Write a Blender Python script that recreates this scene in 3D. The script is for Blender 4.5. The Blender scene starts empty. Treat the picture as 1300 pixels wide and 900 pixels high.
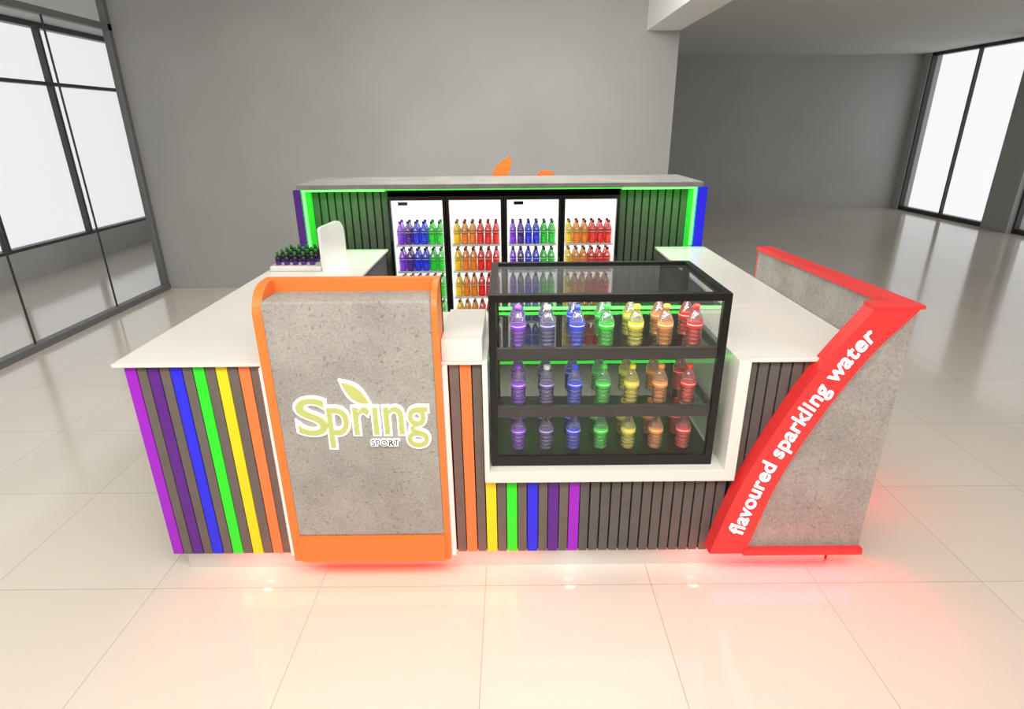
import bpy, math
from mathutils import Matrix, Vector
sc = bpy.context.scene
COL = sc.collection
try:
    sc.view_settings.view_transform = 'Standard'
    sc.view_settings.look = 'None'
except Exception:
    pass

def lin(c):
    return tuple((v/12.92 if v <= 0.04045 else ((v+0.055)/1.055)**2.4) for v in [x/255 for x in c])

def mat(name, rgb, rough=0.5, metal=0.0, emit=None, es=0.0, spec=0.5, coat=0.0, noise=0.0, nscale=5):
    m = bpy.data.materials.new(name); m.use_nodes = True
    nt = m.node_tree; b = nt.nodes['Principled BSDF']
    c = lin(rgb)
    b.inputs['Base Color'].default_value = (*c, 1)
    b.inputs['Roughness'].default_value = rough
    b.inputs['Metallic'].default_value = metal
    b.inputs['Specular IOR Level'].default_value = spec
    b.inputs['Coat Weight'].default_value = coat
    if emit:
        b.inputs['Emission Color'].default_value = (*lin(emit), 1)
        b.inputs['Emission Strength'].default_value = es
    if noise:
        tc = nt.nodes.new('ShaderNodeTexCoord'); n = nt.nodes.new('ShaderNodeTexNoise')
        n.inputs['Scale'].default_value = nscale; n.inputs['Detail'].default_value = 6
        r = nt.nodes.new('ShaderNodeValToRGB')
        r.color_ramp.elements[0].position = .3; r.color_ramp.elements[1].position = .7
        r.color_ramp.elements[0].color = (*[v*(1-noise) for v in c], 1)
        r.color_ramp.elements[1].color = (*[min(1, v*(1+noise)) for v in c], 1)
        nt.links.new(tc.outputs['Object'], n.inputs['Vector'])
        nt.links.new(n.outputs['Fac'], r.inputs['Fac'])
        nt.links.new(r.outputs['Color'], b.inputs['Base Color'])
    return m

def concrete(name, base, var=.22):
    m = mat(name, base, .8, spec=.25); nt = m.node_tree; b = nt.nodes['Principled BSDF']
    tc = nt.nodes.new('ShaderNodeTexCoord')
    n1 = nt.nodes.new('ShaderNodeTexNoise'); n1.inputs['Scale'].default_value = 5; n1.inputs['Detail'].default_value = 10; n1.inputs['Roughness'].default_value = .7
    n2 = nt.nodes.new('ShaderNodeTexNoise'); n2.inputs['Scale'].default_value = 110; n2.inputs['Detail'].default_value = 3
    mx = nt.nodes.new('ShaderNodeMath'); mx.operation = 'MULTIPLY_ADD'; mx.inputs[1].default_value = .45
    ad = nt.nodes.new('ShaderNodeMath'); ad.operation = 'MULTIPLY'; ad.inputs[1].default_value = .55
    r = nt.nodes.new('ShaderNodeValToRGB')
    c = lin(base)
    e = r.color_ramp.elements
    e[0].position = .36; e[0].color = (*[v*(1-var) for v in c], 1)
    e[1].position = .64; e[1].color = (*[v*(1+var) for v in c], 1)
    v = nt.nodes.new('ShaderNodeTexNoise'); v.inputs['Scale'].default_value = 75; v.inputs['Detail'].default_value = 1
    r2 = nt.nodes.new('ShaderNodeValToRGB'); r2.color_ramp.elements[0].position = .28; r2.color_ramp.elements[1].position = .36
    r2.color_ramp.elements[0].color = (.7, .7, .7, 1); r2.color_ramp.elements[1].color = (1, 1, 1, 1)
    mm = nt.nodes.new('ShaderNodeMix'); mm.data_type = 'RGBA'; mm.blend_type = 'MULTIPLY'; mm.inputs['Factor'].default_value = 1
    L = nt.links.new
    for k in (n1, n2, v): L(tc.outputs['Object'], k.inputs['Vector'])
    L(n2.outputs['Fac'], mx.inputs[0]); L(n1.outputs['Fac'], ad.inputs[0]); L(ad.outputs[0], mx.inputs[2])
    L(mx.outputs[0], r.inputs['Fac']); L(v.outputs['Fac'], r2.inputs['Fac'])
    L(r.outputs['Color'], mm.inputs['A']); L(r2.outputs['Color'], mm.inputs['B'])
    L(mm.outputs['Result'], b.inputs['Base Color'])
    return m

def glass(name, tint, refl=1.0, f0=.04, f1=.9):
    # thin architectural glass: used on single-sheet panes
    m = bpy.data.materials.new(name); m.use_nodes = True; nt = m.node_tree; nt.nodes.clear()
    o = nt.nodes.new('ShaderNodeOutputMaterial'); t = nt.nodes.new('ShaderNodeBsdfTransparent')
    g = nt.nodes.new('ShaderNodeBsdfGlossy'); f = nt.nodes.new('ShaderNodeLayerWeight'); mx = nt.nodes.new('ShaderNodeMixShader')
    pw = nt.nodes.new('ShaderNodeMath'); pw.operation = 'POWER'; pw.inputs[1].default_value = 4.0
    ma = nt.nodes.new('ShaderNodeMath'); ma.operation = 'MULTIPLY_ADD'; ma.inputs[1].default_value = f1; ma.inputs[2].default_value = f0
    t.inputs['Color'].default_value = (*tint, 1); g.inputs['Roughness'].default_value = 0.02
    g.inputs['Color'].default_value = (refl, refl, refl, 1); f.inputs['Blend'].default_value = .5
    L = nt.links.new
    L(f.outputs['Facing'], pw.inputs[0]); L(pw.outputs[0], ma.inputs[0]); L(ma.outputs[0], mx.inputs[0])
    L(t.outputs[0], mx.inputs[1]); L(g.outputs[0], mx.inputs[2])
    L(mx.outputs[0], o.inputs['Surface'])
    return m

def bottle_mat(name, rgb, tr=.5, em=0, tint=.35, blend=.35):
    m = bpy.data.materials.new(name); m.use_nodes = True; nt = m.node_tree
    b = nt.nodes['Principled BSDF']; c = lin(rgb)
    b.inputs['Base Color'].default_value = (*c, 1); b.inputs['Roughness'].default_value = .08
    b.inputs['Specular IOR Level'].default_value = 1.0
    if em:
        b.inputs['Emission Color'].default_value = (*c, 1); b.inputs['Emission Strength'].default_value = em
    t = nt.nodes.new('ShaderNodeBsdfTransparent'); t.inputs['Color'].default_value = (*[tint+(1-tint)*v for v in c], 1)
    g = nt.nodes.new('ShaderNodeBsdfGlossy'); g.inputs['Roughness'].default_value = .06
    lw = nt.nodes.new('ShaderNodeLayerWeight'); lw.inputs['Blend'].default_value = blend
    mx = nt.nodes.new('ShaderNodeMixShader'); m2 = nt.nodes.new('ShaderNodeMixShader'); o = nt.nodes['Material Output']
    mx.inputs[0].default_value = tr
    nt.links.new(b.outputs[0], mx.inputs[1]); nt.links.new(t.outputs[0], mx.inputs[2])
    nt.links.new(lw.outputs['Fresnel'], m2.inputs[0]); nt.links.new(mx.outputs[0], m2.inputs[1]); nt.links.new(g.outputs[0], m2.inputs[2])
    nt.links.new(m2.outputs[0], o.inputs['Surface'])
    return m

class MB:
    def __init__(s): s.v = []; s.f = []; s.m = []; s.sm = []; s.mats = []
    def mi(s, m):
        if m not in s.mats: s.mats.append(m)
        return s.mats.index(m)
    def face(s, idx, m, smooth=False):
        s.f.append(idx); s.m.append(s.mi(m)); s.sm.append(smooth)
    def quad(s, p, m):
        o = len(s.v); s.v += [tuple(q) for q in p]; s.face([o, o+1, o+2, o+3], m); return s
    def hexa(s, p, m):
        o = len(s.v); s.v += [tuple(q) for q in p]
        for q in ((0,3,2,1),(4,5,6,7),(0,1,5,4),(1,2,6,5),(2,3,7,6),(3,0,4,7)):
            s.face([o+i for i in q], m)
    def box(s, x0, x1, y0, y1, z0, z1, m):
        s.hexa([(x0,y0,z0),(x1,y0,z0),(x1,y1,z0),(x0,y1,z0),(x0,y0,z1),(x1,y0,z1),(x1,y1,z1),(x0,y1,z1)], m)
        return s
    def prism(s, pts, fn, m, mside=None):
        n = len(pts); o = len(s.v)
        s.v += [fn(a, b, 0) for a, b in pts] + [fn(a, b, 1) for a, b in pts]
        s.face([o+i for i in range(n)], m); s.face([o+n+i for i in reversed(range(n))], m)
        for i in range(n):
            j = (i+1) % n
            s.face([o+i, o+n+i, o+n+j, o+j], mside or m)
    def xz(s, pts, y0, y1, m, mside=None):
        s.prism(pts, lambda a, b, k: (a, (y0, y1)[k], b), m, mside)
    def lathe(s, cx, cy, cz, prof, seg=14):
        o = len(s.v); n = len(prof)
        for r, z, _ in prof:
            for i in range(seg):
                a = 2*math.pi*i/seg
                s.v.append((cx+r*math.cos(a), cy+r*math.sin(a), cz+z))
        for k in range(n-1):
            for i in range(seg):
                j = (i+1) % seg
                s.face([o+k*seg+i, o+k*seg+j, o+(k+1)*seg+j, o+(k+1)*seg+i], prof[k][2], True)
        s.face([o+i for i in reversed(range(seg))], prof[0][2]); s.face([o+(n-1)*seg+i for i in range(seg)], prof[-1][2])
    def obj(s, name, parent=None, bevel=0, recalc=False):
        me = bpy.data.meshes.new(name); me.from_pydata(s.v, [], s.f)
        for m in s.mats: me.materials.append(m)
        me.polygons.foreach_set('material_index', s.m); me.polygons.foreach_set('use_smooth', s.sm)
        me.update()
        if recalc:
            import bmesh
            b = bmesh.new(); b.from_mesh(me); bmesh.ops.recalc_face_normals(b, faces=b.faces); b.to_mesh(me); b.free()
        o = bpy.data.objects.new(name, me); COL.objects.link(o)
        if parent: o.parent = parent
        if bevel:
            md = o.modifiers.new('bevel', 'BEVEL'); md.width = bevel; md.segments = 2; md.limit_method = 'ANGLE'
        return o

def empty(name):
    o = bpy.data.objects.new(name, None); o.empty_display_size = .1; COL.objects.link(o); return o
def light(name, loc, target, power, sx, sy, color=(1,1,1), parent=None, spread=None):
    l = bpy.data.lights.new(name, 'AREA'); l.shape = 'RECTANGLE'; l.size = sx; l.size_y = sy; l.energy = power; l.color = color
    if spread: l.spread = math.radians(spread)
    o = bpy.data.objects.new(name, l); COL.objects.link(o); o.location = loc
    o.rotation_euler = (Vector(target)-Vector(loc)).to_track_quat('-Z', 'Y').to_euler()
    if parent: o.parent = parent
    return o

# ------------------------------------------------------------ materials
M_wall = mat('grey_plaster', (174,174,172), .9, spec=.2, noise=.05, nscale=1.2)
M_wall2 = mat('dark_grey_plaster', (192,193,192), .9, spec=.2, noise=.05, nscale=1)
M_ceil = mat('ceiling_paint', (218,218,214), .9, spec=.1)
M_white = mat('white_paint', (240,240,236), .6)
M_ctr = mat('white_solid_surface', (232,230,224), .25, coat=.2)
M_dark = mat('dark_metal_frame', (64,65,66), .4, .3)
M_frame = mat('grey_metal_frame', (118,119,120), .5, .2)
M_black = mat('black_powder_coat', (10,10,11), .3)
M_back = mat('slat_backing_black', (28,26,25), .8)
M_grey = mat('grey_slat', (104,97,91), .6, noise=.08, nscale=14)
M_dgrey = mat('charcoal_slat', (92,90,87), .6, noise=.08, nscale=14)
M_conc = concrete('concrete', (163,159,153))
M_conc2 = concrete('concrete_shelf', (138,136,131))
M_orange = mat('orange_laminate', (246,128,56), .45)
M_red = mat('red_laminate', (238,56,56), .4)
M_txt = mat('white_lettering', (255,255,255), .5, emit=(255,255,255), es=.8)
M_olive = mat('olive_lettering', (194,200,122), .5)
M_ink = mat('dark_lettering', (40,36,32), .5)
M_steel = mat('brushed_steel_plinth', (225,224,222), .22, .6)
M_purp = mat('purple_panel', (72,22,120), .5, emit=(72,22,120), es=.25)
M_blue = mat('blue_panel', (20,20,225), .5, emit=(20,20,225), es=.3)
S = {'magenta': (160,25,205), 'purple': (92,28,140), 'blue': (38,38,240), 'green': (45,238,40),
     'yellow': (245,222,25), 'orange': (248,130,70)}
S = {k: mat('slat_'+k, v, .45) for k, v in S.items()}
M_gled = mat('green_led', (60,255,60), emit=(70,255,70), es=6)
M_gled2 = mat('green_led_dim', (60,255,60), emit=(60,255,60), es=1.3)
M_glow = mat('green_spill_lining', (60,200,60), emit=(60,255,60), es=.45)  # emission stands in for green LED light falling on the surface
M_rled = mat('red_led', (255,80,80), emit=(255,90,95), es=2.2)
M_pled = mat('warm_red_led', (255,180,170), emit=(255,160,155), es=1.6)
M_glass = glass('clear_glass', (.96,.97,.97), .9)
M_gback = glass('smoked_glass', (.40,.42,.41), .5)
M_gshelf = glass('shelf_glass', (.72,.78,.75), .6)
M_part = glass('partition_glass', (.94,.945,.95), .8, .05, .6)
M_win = glass('window_glass', (.97,.975,.98), .5)
M_lit = mat('backlit_white', (250,250,250), emit=(255,253,248), es=.85)
M_shelf = mat('white_wire_shelf', (225,225,225), .4)

# floor
M_floor = bpy.data.materials.new('polished_floor_tiles'); M_floor.use_nodes = True
nt = M_floor.node_tree; b = nt.nodes['Principled BSDF']; L = nt.links.new
tc = nt.nodes.new('ShaderNodeTexCoord'); mp = nt.nodes.new('ShaderNodeMapping')
mp.inputs['Location'].default_value = (.12, -1.95+.7*20, 0)
br = nt.nodes.new('ShaderNodeTexBrick'); br.offset = 0; br.squash = 1
br.inputs['Scale'].default_value = 1; br.inputs['Brick Width'].default_value = .7; br.inputs['Row Height'].default_value = .7
br.inputs['Mortar Size'].default_value = .002; br.inputs['Mortar Smooth'].default_value = .3
br.inputs['Color1'].default_value = (*lin((224,216,204)), 1); br.inputs['Color2'].default_value = (*lin((220,212,200)), 1)
br.inputs['Mortar'].default_value = (*lin((184,174,161)), 1)
L(tc.outputs['Object'], mp.inputs['Vector']); L(mp.outputs[0], br.inputs['Vector'])
L(br.outputs['Color'], b.inputs['Base Color'])
b.inputs['Roughness'].default_value = .12; b.inputs['Specular IOR Level'].default_value = .6

# ------------------------------------------------------------ room
CH = 3.16; XR = 8.75; YB = 6.97; YF = 13.7; XL = -6.3; YN = -3.0; YS = 10.45
MB().box(XL-.2, XR+.2, YN-.2, YF+.2, -.1, 0, M_floor).obj('floor')
MB().box(XL-.2, XR+.2, YN-.2, YF+.2, CH, CH+.1, M_ceil).obj('ceiling')
MB().box(-4.25, 1.80, YB, YB+.25, 0, CH, M_wall).obj('wall_back')
MB().box(XL, -4.05, YS, YS+.2, 0, CH, M_wall2).obj('wall_annex')
MB().box(-4.25, -4.05, YB+.25, YS, 0, CH, M_wall2).obj('wall_annex_side')
MB().box(1.55, XR, YF, YF+.2, 0, CH, M_wall2).obj('wall_far')
MB().box(1.55, 1.80, YB+.25, YF, 0, CH, M_wall2).obj('wall_side')
MB().box(XL, XR, YN-.2, YN, 0, CH, M_wall).obj('wall_front')
MB().box(1.45, 1.80, YN, YB, 2.74, CH, M_white).obj('ceiling_beam')
# left: glass partition
g = empty('window_1')
p = MB()
p.box(-4.24, -4.16, YN, YB, 0, .06, M_frame); p.box(-4.23, -4.17, YN, YB, 2.78, 2.84, M_frame)
p.box(-4.24, -4.17, YB-.06, YB, 0, CH, M_frame)
ys = [6.0, 4.85, 3.7, 2.55, 1.4, .25, -.9, -2.05]
for y in ys: p.box(-4.207, -4.193, y-.006, y+.006, .06, 2.78, M_dark)
p.obj('frame', g)
MB().quad([(-4.2, YN, .06), (-4.2, YB-.06, .06), (-4.2, YB-.06, 2.78), (-4.2, YN, 2.78)], M_part).obj('pane', g)
MB().quad([(-4.2, YN, 2.84), (-4.2, YB-.06, 2.84), (-4.2, YB-.06, CH), (-4.2, YN, CH)], M_part).obj('transom_pane', g)
# outer left wall windows
w = empty('window_2'); p = MB()
sill = MB().box(XL-.2, XL, YN, YS, 0, .36, M_wall2).obj('wall_left')
p.box(XL-.12, XL, YN, YS, .36, .40, M_dark); p.box(XL-.12, XL, YN, YS, 2.385, 2.43, M_dark); p.box(XL-.12, XL, YN, YS, 3.09, CH, M_dark)
y = YS-.04
while y > YN:
    p.box(XL-.07, XL+.01, y-.025, y+.025, .36, 3.1, M_dark); y -= 1.54
p.obj('frame', w)
MB().quad([(XL-.06, YN, .36), (XL-.06, YS, .36), (XL-.06, YS, CH), (XL-.06, YN, CH)], M_win).obj('pane', w)
# right windows
w = empty('window_3'); p = MB(); pl = MB()
p.box(XR, XR+.12, YN, YF, 0, .08, M_dark); p.box(XR, XR+.12, YN, YF, 3.10, CH, M_dark)
y = YF-.25
p.box(XR-.02, XR+.08, y-.03, y+.03, 0, CH, M_dark)
pl.box(XR-.05, XR+.2, YF-.25, YF, 0, CH, M_wall)
while y > YN:
    p.box(XR, XR+.07, y-1.31, y-1.28, 0, CH, M_dark)
    p.box(XR-.02, XR+.07, y-2.60, y-2.56, 0, CH, M_dark)
    pl.box(XR-.12, XR+.2, y-3.2, y-2.6, 0, CH, M_wall)
    p.box(XR-.02, XR+.07, y-3.24, y-3.2, 0, CH, M_dark)
    y -= 3.26
p.obj('frame', w)
MB().quad([(XR+.05, YN, 0), (XR+.05, YF, 0), (XR+.05, YF, CH), (XR+.05, YN, CH)], M_win).obj('pane', w)
pl.obj('wall_right')

# ------------------------------------------------------------ kiosk counter
K = empty('kiosk_counter')
P = .0429; ZT = .986
sl = MB(); order_l = ['magenta', 'purple', 'blue', 'green', 'yellow', 'orange']
def slat(x, z0, z1, m, w=.036): sl.box(x-w/2, x+w/2, 2.035, 2.06, z0, z1, m)
x = -1.44
for i in range(13):
    if i % 2 == 0:
        m = S[order_l[min(i//2, 5)]]; w = .042
    else: m = M_grey; w = .036
    slat(x, .11, ZT, m, w); x += P
slat(-.263, .11, ZT, M_grey); slat(-.220, .11, ZT, M_grey)
slat(-.177, .11, ZT, S['orange'], .042); slat(-.134, .11, ZT, M_grey, .034)
cols = ['yellow', 'green', 'blue', 'purple', 'magenta']
x = -.091
for i in range(23):
    if x > .87: break
    if i % 2 == 0 and i//2 < 5: slat(x, .11, .48, S[cols[i//2]], .042)
    else: slat(x, .11, .48, M_grey if i < 9 else M_dgrey)
    x += P
x = .908
while x < 1.36:
    slat(x, .11, ZT, M_dgrey); x += P
sl.obj('front_slats', K, recalc=True)
bd = MB()
bd.box(-1.462, -.105, 2.06, 2.10, .10, ZT, M_back)
bd.box(-.105, .886, 2.06, 2.10, .10, .48, M_back)
bd.box(.888, 1.37, 2.06, 2.10, .10, ZT, M_back)
bd.box(-1.462, -1.43, 2.10, 4.18, .10, ZT, M_dgrey)
bd.box(-.92, -.90, 2.60, 4.18, .10, ZT, M_dgrey)
bd.box(-.90, -.105, 2.58, 2.60, .10, ZT, M_dgrey)
bd.box(-.105, .886, 2.60, 2.62, .10, .48, M_dgrey)
bd.box(.888, 1.05, 2.66, 2.68, .10, ZT, M_dgrey)
bd.box(1.05, 1.07, 2.68, 4.18, .10, ZT, M_dgrey)
bd.box(1.345, 1.37, 2.10, 4.18, .10, ZT, M_dgrey)
bd.obj('carcass_panels', K)
pl = MB()
pl.box(-1.43, 1.37, 2.075, 2.13, 0, .10, M_steel)
pl.box(-1.43, -1.40, 2.13, 4.18, 0, .10, M_steel); pl.box(1.33, 1.36, 2.13, 4.18, 0, .10, M_steel)
pl.obj('plinth', K)
ct = MB()
ct.box(-1.490, -.88, 2.01, 4.18, ZT, 1.0, M_ctr)
ct.box(-.88, -.285, 2.04, 2.64, ZT, 1.0, M_ctr)
ct.box(-.285, -.112, 2.01, 2.64, ZT, 1.0, M_ctr)
ct.box(.886, 1.383, 2.01, 2.70, ZT, 1.0, M_ctr)
ct.box(1.03, 1.383, 2.70, 4.18, ZT, 1.0, M_ctr)
ct.box(-.112, .886, 1.995, 2.64, .48, .53, M_ctr)
ct.box(.84, .886, 1.995, 2.64, .53, 1.0, M_ctr)
ct.box(-.112, -.092, 1.995, 2.64, .53, 1.0, M_ctr)
ct.obj('white_countertop', K, bevel=.002)
MB().box(-.261, -.11, 2.01, 2.40, 1.0005, 1.085, M_ctr).obj('raised_counter_shelf', None, bevel=.003)
for i, xx in enumerate((-1.1, 0.25, .80)):
    light('plinth_downlight_%d' % i, (xx, 2.055, .105), (xx, 2.075, .02), .035, .04, .02, (1, .95, .9), K)

# ------------------------------------------------------------ orange sign panel
O = empty('illuminated_sign_panel')
ZB = .132
cb = MB().box(-.875, -.283, 1.955, 2.10, .26, 1.25, M_conc).obj('concrete_block', O, bevel=.008)
ob = MB()
def side(x0, x1):
    pts = [(2.034, ZB), (1.96, ZB), (1.96, 1.19)]
    for i in range(1, 9):
        a = math.pi/2*i/8
        pts.append((2.07-.11*math.cos(a), 1.19+.105*math.sin(a)))
    pts += [(2.13, 1.295), (2.13, 1.003), (2.034, 1.003)]
    ob.prism(pts, lambda a, b2, k: ((x0, x1)[k], a, b2), M_orange)
side(-.91, -.875); side(-.283, -.262)
ob.box(-.91, -.262, 2.101, 2.135, 1.003, 1.296, M_orange)
ob.box(-.875, -.283, 1.950, 2.034, ZB, .26, M_orange)
ob.obj('orange_surround', O, recalc=True)
ld = MB(); ld.box(-.942, -.912, 2.005, 2.03, .12, .98, M_pled); ld.box(-.260, -.244, 2.0, 2.03, .12, .98, M_pled); ld.obj('led_strips', O)
light('sign_underglow', (-.59, 2.0, .118), (-.59, 1.7, -.2), 5.0, 1.2, .06, (1, .035, .012), O)

def text(name, body, size, loc, m, parent, off=0, ext=.002, align='CENTER'):
    c = bpy.data.curves.new(name, 'FONT'); c.body = body; c.size = size; c.offset = off; c.extrude = ext
    c.align_x = align
    o = bpy.data.objects.new(name, c); COL.objects.link(o); o.location = loc; o.rotation_euler = (math.pi/2, 0, 0)
    c.materials.append(m); o.parent = parent; return o
zt = .735
for body, size, xl, wid in (('S', .215, -.812, .112), ('pr\u0131ng', .245, -.700, .375)):
    t1 = text('lettering_outline', body, size, (xl, 1.950, zt), M_txt, O, .010, .003, 'LEFT')
    t2 = text('lettering', body, size, (xl, 1.944, zt), M_olive, O, .0015, .003, 'LEFT')
    bpy.context.view_layer.update()
    sx = wid/max(t2.dimensions.x, .01)
    for t in (t1, t2): t.scale = (sx, 1, 1)
text('small_lettering_outline', 'SPORT', .036, (-.482, 1.941, .688), M_txt, O, .003, .002)
text('small_lettering', 'SPORT', .036, (-.482, 1.938, .688), M_ink, O, 0, .001)
def leafpts(tip, base, w, n=10, bias=1.0):
    tip = Vector(tip); base = Vector(base); d = tip-base; nrm = Vector((-d.y, d.x)).normalized()
    pts = []
    for i in range(n+1):
        s = i/n; pts.append(base+d*s+nrm*w*math.sin(math.pi*s**.8))
    for i in range(n-1, 0, -1):
        s = i/n; pts.append(base+d*s-nrm*w*.75*math.sin(math.pi*s**1.1))
    return [(q.x, q.y) for q in pts]
lf = MB(); lf.xz(leafpts((-.634, .960), (-.520, .857), .038), 1.945, 1.954, M_txt)
lf.xz(leafpts((-.624, .950), (-.527, .864), .027), 1.940, 1.945, M_olive); lf.obj('leaf_emblem', O, recalc=True)

# ------------------------------------------------------------ curved red sign wall
R = empty('curved_sign_panel')
LE = [(.814,.145),(.897,.456),(1.009,.738),(1.128,.979),(1.275,1.200)]
RE = [(.962,.145),(1.045,.486),(1.160,.768),(1.297,1.023),(1.438,1.200)]
def cr(P, n=8):
    P = [Vector(q) for q in P]; P = [2*P[0]-P[1]]+P+[2*P[-1]-P[-2]]; out = []
    for i in range(1, len(P)-2):
        for k in range(n):
            t = k/n; a, b_, c, d = P[i-1:i+3]
            out.append(.5*((2*b_)+(c-a)*t+(2*a-5*b_+4*c-d)*t*t+(3*b_-a-3*c+d)*t**3))
    out.append(P[-2]); return out
Lp = cr(LE); Rp = cr(RE)
bn = MB(); o0 = 0
nP = len(Lp)
for q in range(nP):
    for yv in (1.965, 2.034):
        bn.v.append((Lp[q].x, yv, Lp[q].y)); bn.v.append((Rp[q].x, yv, Rp[q].y))
for i in range(nP-1):
    a = i*4; c = a+4
    bn.face([a, a+1, c+1, c], M_red); bn.face([a+3, a+2, c+2, c+3], M_red)
    bn.face([a, c, c+2, a+2], M_red); bn.face([a+1, a+3, c+3, c+1], M_red)
bn.face([0, 2, 3, 1], M_red); e = (nP-1)*4; bn.face([e, e+1, e+3, e+2], M_red)
bn.obj('red_band', R)
bn = MB()
bn.box(.955, 1.448, 1.960, 2.034, .138, .165, M_red)
bn.hexa([(1.275,1.962,1.201),(1.452,1.962,1.201),(1.452,2.036,1.201),(1.275,2.036,1.201),(1.275,1.962,1.214),(1.452,1.962,1.214),(1.452,2.036,1.214),(1.275,2.036,1.214)], M_red)
bn.hexa([(1.375,2.037,1.190),(1.452,2.037,1.190),(1.452,3.26,1.155),(1.375,3.26,1.155),(1.375,2.037,1.214),(1.452,2.037,1.214),(1.452,3.26,1.175),(1.375,3.26,1.175)], M_red)
bn.box(1.385, 1.448, 3.251, 3.262, .12, 1.154, M_red)
bn.obj('red_cap', R)
cw = MB()
for i in range(len(Rp)-1):
    a, c = Rp[i], Rp[i+1]
    cw.xz([(a.x, max(a.y, .165)), (1.442, max(a.y, .165)), (1.442, min(c.y, 1.19)), (min(c.x, 1.441), min(c.y, 1.19))], 1.985, 2.034, M_conc)
cw.hexa([(1.386,2.034,.12),(1.442,2.034,.12),(1.442,3.25,.12),(1.386,3.25,.12),(1.386,2.034,1.189),(1.442,2.034,1.189),(1.442,3.25,1.154),(1.386,3.25,1.154)], M_conc)
cw.obj('concrete_panel', R, recalc=True)
bs = MB().box(1.39, 1.43, 2.085, 3.2, 0, .12, M_steel).obj('base', R)
# lettering: glyph meshes laid along the arc of the band
path = [a+(c-a)*.68 for a, c in zip(Lp, Rp)]
path = [q for q in path if .19 < q.y < 1.125]
cum = [0]
for i in range(len(path)-1): cum.append(cum[-1]+(path[i+1]-path[i]).length)
def at(s):
    s = max(0, min(s, cum[-1]-1e-6))
    for i in range(len(path)-1):
        if s <= cum[i+1]:
            t = (s-cum[i])/(cum[i+1]-cum[i]); return path[i].lerp(path[i+1], t)
    return path[-1]
msg = 'flavoured sparkling water'
tmpc = bpy.data.curves.new('tmp', 'FONT'); tmp = bpy.data.objects.new('tmp', tmpc); COL.objects.link(tmp); tmpc.size = .1
def width(s_):
    tmpc.body = s_; bpy.context.view_layer.update(); return tmp.dimensions.x
wI = width('I')
adv = {ch: width('I'+ch+'I')-width('II') for ch in set(msg)}
track = .005
total = sum(adv[c_]+track for c_ in msg)
k = .975*cum[-1]/total
tmpc.size = .1*k*1.10; tmpc.offset = .0013; tmpc.extrude = .002; tmpc.shear = .12
lm = MB(); s = .010
for ch in msg:
    a_ = adv[ch]*k
    if ch != ' ':
        tmpc.body = ch; bpy.context.view_layer.update()
        me = bpy.data.meshes.new_from_object(tmp.evaluated_get(bpy.context.evaluated_depsgraph_get()))
        p0 = at(s); p1 = at(s+a_); d_ = (p1-p0).normalized(); nn = Vector((-d_.y, d_.x)); o_ = len(lm.v)
        for v in me.vertices:
            q = p0+d_*v.co.x+nn*v.co.y; lm.v.append((q.x, 1.963-v.co.z, q.y))
        for pg in me.polygons: lm.face([o_+i for i in pg.vertices], M_txt)
    s += a_+track*k
lm.obj('lettering', R)
bpy.data.objects.remove(tmp)
light('red_underglow', (1.17, 2.0, .125), (1.17, 1.75, -.2), 8.0, .6, .06, (1, .006, .014), R)
light('red_side_glow', (1.465, 2.6, .115), (1.7, 2.6, -.2), 2.5, .06, 1.0, (1, .008, .012), R)
MB().box(.9, 1.36, 2.06, 2.074, .085, .10, M_rled).obj('red_led_strip', R)

# ------------------------------------------------------------ bottles
bc = {'violet': (150,75,235), 'indigo': (104,94,160), 'blue': (60,80,245), 'green': (50,225,60), 'yellow': (238,228,60), 'orange': (250,160,70), 'red': (245,60,55)}
BC = {k: bottle_mat('tinted_pet_'+k, v, .62, 0, .35) for k, v in bc.items()}
BP = {k: bottle_mat('clear_pet_highlight_'+k, tuple(int(c*.35+255*.65) for c in v), .82, 0, .6, .5) for k, v in bc.items()}  # paler clear PET; its rib bands paint in the white highlight lines
BL = {k: mat('bottle_label_'+k, v, .35) for k, v in bc.items()}
bf = {'violet': (150,50,235), 'indigo': (85,25,150), 'blue': (40,60,245), 'green': (35,225,50), 'yellow': (250,215,20), 'orange': (250,150,30), 'red': (245,40,35)}
BF = {k: bottle_mat('juice_'+k, v, .5, .4, .4) for k, v in bf.items()}
BFP = {k: bottle_mat('juice_neck_'+k, tuple(int(c*.6+255*.4) for c in v), .6, .2, .55) for k, v in bf.items()}
BFL = {k: mat('juice_label_'+k, tuple(int(c*.7) for c in v), .4, emit=v, es=.15) for k, v in bf.items()}
BFC = {k: mat('juice_cap_'+k, tuple(int(c*.45) for c in v), .4) for k, v in bf.items()}
M_capw = mat('clear_cap', (225,228,232), .3)
M_lab = mat('label_print_white', (235,235,235), .4)
def bottle(mb, x, y, z, body, label, cap, h=.17, r=.028, seg=12, band=None, low=None, neck=None):
    s = h/.17; q = r/.028; band = band or label; low = low or body; neck = neck or body
    pr = [(.022,.0,body),(.028,.006,low),(.0275,.016,body),(.0240,.021,body),(.028,.026,low),(.028,.033,body),(.0240,.038,body),(.028,.043,low),(.028,.049,body),
          (.0240,.054,body),(.028,.060,low),(.0280,.068,body),(.0245,.073,label),(.0286,.077,label),(.0286,.087,band),(.0286,.091,label),(.0286,.102,neck),(.0262,.109,neck),(.0215,.124,neck),(.0155,.137,neck),(.0105,.147,neck),(.0105,.152,cap),(.0125,.153,cap),(.0125,.167,cap),(.010,.170,cap)]
    mb.lathe(x, y, z, [(a*q, b2*s, m) for a, b2, m in pr], seg)

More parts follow.
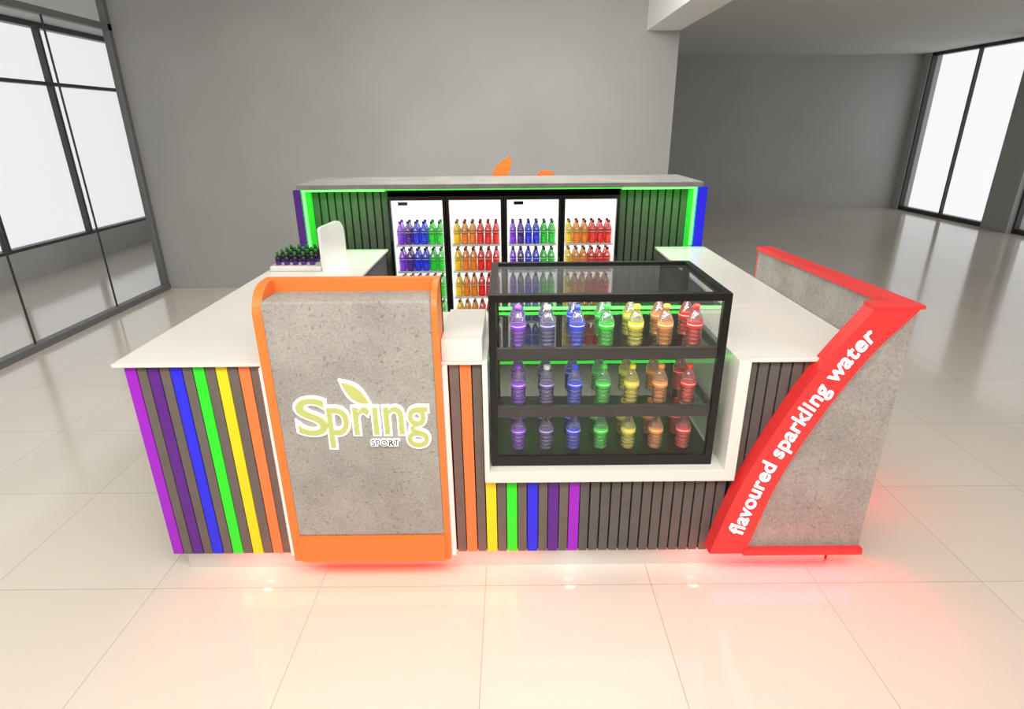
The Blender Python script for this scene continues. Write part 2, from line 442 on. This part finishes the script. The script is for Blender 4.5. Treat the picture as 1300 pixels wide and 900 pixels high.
# ------------------------------------------------------------ display case
C = empty('glass_display_case')
x0, x1, y0, y1, z0, z1 = -.085, .80, 2.04, 2.60, .531, 1.243
f = MB(); w = .027
f.box(x0, x1, y0, y1, z0, z0+.045, M_black)
for xa in (x0, x1-w):
    for ya in (y0, y1-w): f.box(xa, xa+w, ya, ya+w, z0+.045, z1-w, M_black)
f.box(x0, x1, y0, y0+w, z1-w, z1, M_black); f.box(x0, x1, y1-w, y1, z1-w, z1, M_black)
f.box(x0, x0+w, y0+w, y1-w, z1-w, z1, M_black); f.box(x1-w, x1, y0+w, y1-w, z1-w, z1, M_black)
M_bar = mat('dark_shelf_edge', (46,42,40), .35)
for zz in (.995, .752):
    f.box(x0+w, x1-w, y0+.012, y0+.03, zz-.008, zz+.036, M_bar)
    f.box(x0+w, x1-w, y1-.03, y1-.018, zz, zz+.036, M_bar)
    f.box(x0+.008, x0+.02, y0+w, y1-w, zz, zz+.03, M_bar); f.box(x1-.02, x1-.008, y0+w, y1-w, zz, zz+.03, M_bar)
f.obj('black_frame', C)
gl = MB()
def sheet(a, m): gl.quad(a, m)
sheet([(x0+w,y0+.006,z0+.045),(x1-w,y0+.006,z0+.045),(x1-w,y0+.006,z1-w),(x0+w,y0+.006,z1-w)], M_glass)
sheet([(x0+w,y0+w,z1-.008),(x1-w,y0+w,z1-.008),(x1-w,y1-w,z1-.008),(x0+w,y1-w,z1-.008)], M_glass)
for xx in (x0+.006, x1-.006):
    sheet([(xx,y0+w,z0+.045),(xx,y1-w,z0+.045),(xx,y1-w,z1-w),(xx,y0+w,z1-w)], M_glass)
sheet([(x0+w,y1-.010,z0+.045),(x1-w,y1-.010,z0+.045),(x1-w,y1-.010,z1-w),(x0+w,y1-.010,z1-w)], M_gback)
for zz in (1.024, .781): sheet([(x0+.02,y0+.03,zz),(x1-.02,y0+.03,zz),(x1-.02,y1-.03,zz),(x0+.02,y1-.03,zz)], M_gshelf)
gl.obj('glass_panes', C)
lg = MB()
for zz in (1.031, .788): lg.box(x0+w, x1-w, y1-.044, y1-.031, zz, zz+.010, M_gled)  # glowing bars imitate green LED reflections in the case glass
lg.obj('green_led_glow_strips', C)
light('case_fill', (.36, y0+.045, z1-.03), (.36, y0+.20, z0), 1.2, .8, .015, (1, 1, 1), C)  # added fill light to brighten the bottles, not a fitting of the case
bt = MB()
names = ['violet', 'indigo', 'blue', 'green', 'yellow', 'orange', 'red']
for zz in (1.0245, .7815, .5765):
    for r_ in range(2):
        for i, n in enumerate(names):
            bottle(bt, .024+i*.112, y0+.070+r_*.12, zz, BC[n], BL[n], M_capw if n in ('indigo',) else BL[n], .160, .029, 20, M_lab, BP[n], BP[n])
bt.obj('water_bottles', C)

# ------------------------------------------------------------ fridges
def fridge(name, fx, colors, disp):
    F = empty(name); w = .418; x0 = fx; x1 = fx+w; y0 = 4.34; y1 = 4.83; z1 = 1.345; e = .021
    s = MB()
    s.box(x0, x0+.02, y0+.03, y1, .03, z1, M_black); s.box(x1-.02, x1, y0+.03, y1, .03, z1, M_black)
    s.box(x0+.02, x1-.02, y0+.03, y1, z1-.03, z1, M_black); s.box(x0+.02, x1-.02, y0+.03, y1, .03, .12, M_black)
    s.box(x0+.02, x1-.02, y1-.02, y1, .12, z1-.03, M_black)
    for xa in (x0+.03, x1-.07):
        for ya in (y0+.06, y1-.1): s.box(xa, xa+.04, ya, ya+.04, 0, .03, M_black)
    s.box(x0, x0+e, y0, y0+.028, .05, z1, M_black); s.box(x1-e, x1, y0, y0+.028, .05, z1, M_black)
    s.box(x0+e, x1-e, y0, y0+.028, z1-.025, z1, M_black); s.box(x0+e, x1-e, y0, y0+.028, .05, .12, M_black)
    s.box(x1-.020, x1-.010, y0-.02, y0, .55, .9, M_dark)
    s.obj('cabinet', F)
    l = MB()
    l.box(x0+.021, x1-.021, y1-.03, y1-.021, .121, z1-.031, M_lit)
    l.box(x0+.021, x0+.028, y0+.04, y1-.03, .121, z1-.031, M_lit); l.box(x1-.028, x1-.021, y0+.04, y1-.03, .121, z1-.031, M_lit)
    l.box(x0+.021, x1-.021, y0+.035, y0+.039, 1.20, z1-.031, M_lit)
    l.obj('lit_interior', F)
    if disp: MB().box(x0+.07, x0+.14, y0+.029, y0+.034, 1.28, 1.303, M_black).obj('temperature_display', F)
    sh = MB(); bo = MB()
    for zz in (.985, .783, .58, .375, .17):
        sh.box(x0+.028, x1-.028, y0+.05, y0+.056, zz-.012, zz+.004, M_shelf)
        sh.box(x0+.028, x1-.028, y0+.056, y1-.04, zz-.004, zz, M_shelf)
        for r_ in range(2):
            for i, n in enumerate(colors):
                bottle(bo, x0+.062+i*.059, y0+.09+r_*.09, zz, BF[n], BFL[n], BFC[n], .172, .0262, 12, M_lab, BF[n], BFP[n])
    sh.obj('shelves', F); bo.obj('juice_bottles', F)
    MB().quad([(x0+e,y0+.012,.12),(x1-e,y0+.012,.12),(x1-e,y0+.012,z1-.025),(x0+e,y0+.012,z1-.025)], M_glass).obj('door_glass', F)
A = ['violet', 'indigo', 'blue', 'blue', 'green', 'green']
B = ['yellow', 'orange', 'orange', 'red', 'red', 'red']
for i in range(4):
    fridge('drinks_fridge' if i == 0 else 'drinks_fridge.%03d' % i, -.893+i*.4225, A if i % 2 == 0 else B, i % 2 == 0)

# ------------------------------------------------------------ fridge surround
U = empty('fridge_surround_unit')
MB().box(-1.485, 1.335, 4.19, 4.86, 1.410, 1.445, M_conc2).obj('concrete_shelf', U, bevel=.004)
u = MB()
u.box(-1.515, -1.462, 4.202, 4.86, 0, 1.408, M_purp); u.box(1.305, 1.372, 4.202, 4.86, 0, 1.408, M_blue)
u.obj('end_panels', U)
u = MB()
for a, b2 in ((-1.461, -.897), (.80, 1.304)):
    u.box(a, b2, 4.44, 4.46, 0, 1.409, M_back)
    n = int((b2-a)/.056)
    for i in range(n):
        xx = a+(b2-a)*(i+.5)/n
        u.box(xx-.022, xx+.022, 4.42, 4.44, 0, 1.409, M_dgrey)
u.box(-1.46, 1.30, 4.845, 4.86, 0, 1.409, M_back)
u.obj('slat_panels', U)
u = MB()
u.box(-1.46, -.88, 4.215, 4.23, 1.396, 1.408, M_gled); u.box(.78, 1.30, 4.215, 4.23, 1.396, 1.408, M_gled)
u.box(-.88, .78, 4.22, 4.23, 1.401, 1.408, M_gled2)
u.box(-1.461, -1.446, 4.23, 4.245, 1.002, 1.396, M_gled); u.box(1.288, 1.304, 4.23, 4.245, 1.002, 1.396, M_gled)
u.box(-1.461, -1.457, 4.246, 4.418, .3, 1.408, M_glow); u.box(1.300, 1.304, 4.246, 4.418, .3, 1.408, M_glow)  # added glowing linings imitate LED spill on the inner end faces
u.obj('green_led_glow_strips', U)
light('green_glow_1', (-1.18, 4.27, 1.405), (-1.18, 4.1, 0), 1.2, .5, .06, (.05, 1, .05), U)
light('green_glow_2', (1.05, 4.27, 1.405), (1.05, 4.1, 0), 1.2, .5, .06, (.05, 1, .05), U)

Gs = empty('leaf_logo_sign'); p = MB()
M_leafo = mat('leaf_orange', (214,112,28), .5)
p.xz(leafpts((.008, 1.60), (-.13, 1.36), .065), 4.865, 4.885, M_leafo)
p.xz([(.28+.10*math.cos(2*math.pi*i/28), 1.385+.10*math.sin(2*math.pi*i/28)) for i in range(28)], 4.865, 4.885, M_leafo)
p.obj('orange_leaf', Gs, recalc=True)

# ------------------------------------------------------------ sampling tray + counter sign
T = empty('sample_bottle_tray'); p = MB()
p.box(-1.465, -1.155, 3.50, 3.90, 1.0, 1.03, M_ctr); p.obj('tray', T, bevel=.004)
p = MB(); M_ds = mat('dark_sample_bottle', (30,26,40), .2); M_dg = mat('sample_cap_green', (40,110,40), .4); M_dv = mat('sample_label_violet', (95,40,150), .4)
for j in range(4):
    for i in range(5):
        p.lathe(-1.43+i*.052, 3.56+j*.08, 1.03, [(.018,0,M_dv),(.018,.02,M_ds),(.018,.045,M_ds),(.008,.058,M_dg),(.010,.06,M_dg),(.010,.078,M_dg)], 10)
p.obj('sample_bottles', T)
Z = MB(); a = Vector((-1.150, 3.50)); d = Vector((.03, .40)); n = Vector((1, -.08)).normalized()*.018
pts = [(0, 1.0), (1, 1.0), (1, 1.16)]
for i in range(0, 9):
    t = math.pi/2*i/8; pts.append((1-.30*(1-math.cos(t)), 1.16+.10*math.sin(t)))
for i in range(0, 5):
    t = math.pi/2*i/4; pts.append((.08-.08*math.sin(t), 1.24+.02*math.cos(t)))
Z.prism(pts, lambda s, z, k: (a.x+d.x*s+n.x*k, a.y+d.y*s+n.y*k, z), M_ctr)
Z.obj('counter_sign_board', recalc=True)

# ------------------------------------------------------------ lights, world, camera
light('ceiling_light', (0, .2, 3.1), (0, 1.6, 0), 200, 3.4, 1.6, (1, .968, .915))
light('ceiling_light', (0, 4.5, 3.12), (0, 5.6, 0), 130, 2.2, .9, (1, .985, .96))
light('ceiling_light', (-2.8, .4, 3.12), (-2.6, .7, 0), 58, 1.2, 1.6, (1, .968, .915))
light('ceiling_light', (2.9, .2, 3.12), (2.7, .5, 0), 52, 1.2, 1.6, (1, .968, .915))
W = bpy.data.worlds.new('overcast_sky'); sc.world = W; W.use_nodes = True
W.node_tree.nodes['Background'].inputs['Color'].default_value = (.985, .99, 1, 1)
W.node_tree.nodes['Background'].inputs['Strength'].default_value = 1.05

cd = bpy.data.cameras.new('camera'); cam = bpy.data.objects.new('camera', cd); COL.objects.link(cam)
cd.sensor_width = 36; cd.lens = 742/1300*36; cd.clip_start = .02; cd.clip_end = 200
cam.matrix_world = Matrix.Translation((0, 0, 1.81)) @ Matrix.Rotation(math.radians(90-21.3), 4, 'X') @ Matrix.Rotation(math.radians(-.5), 4, 'Z')
sc.camera = cam
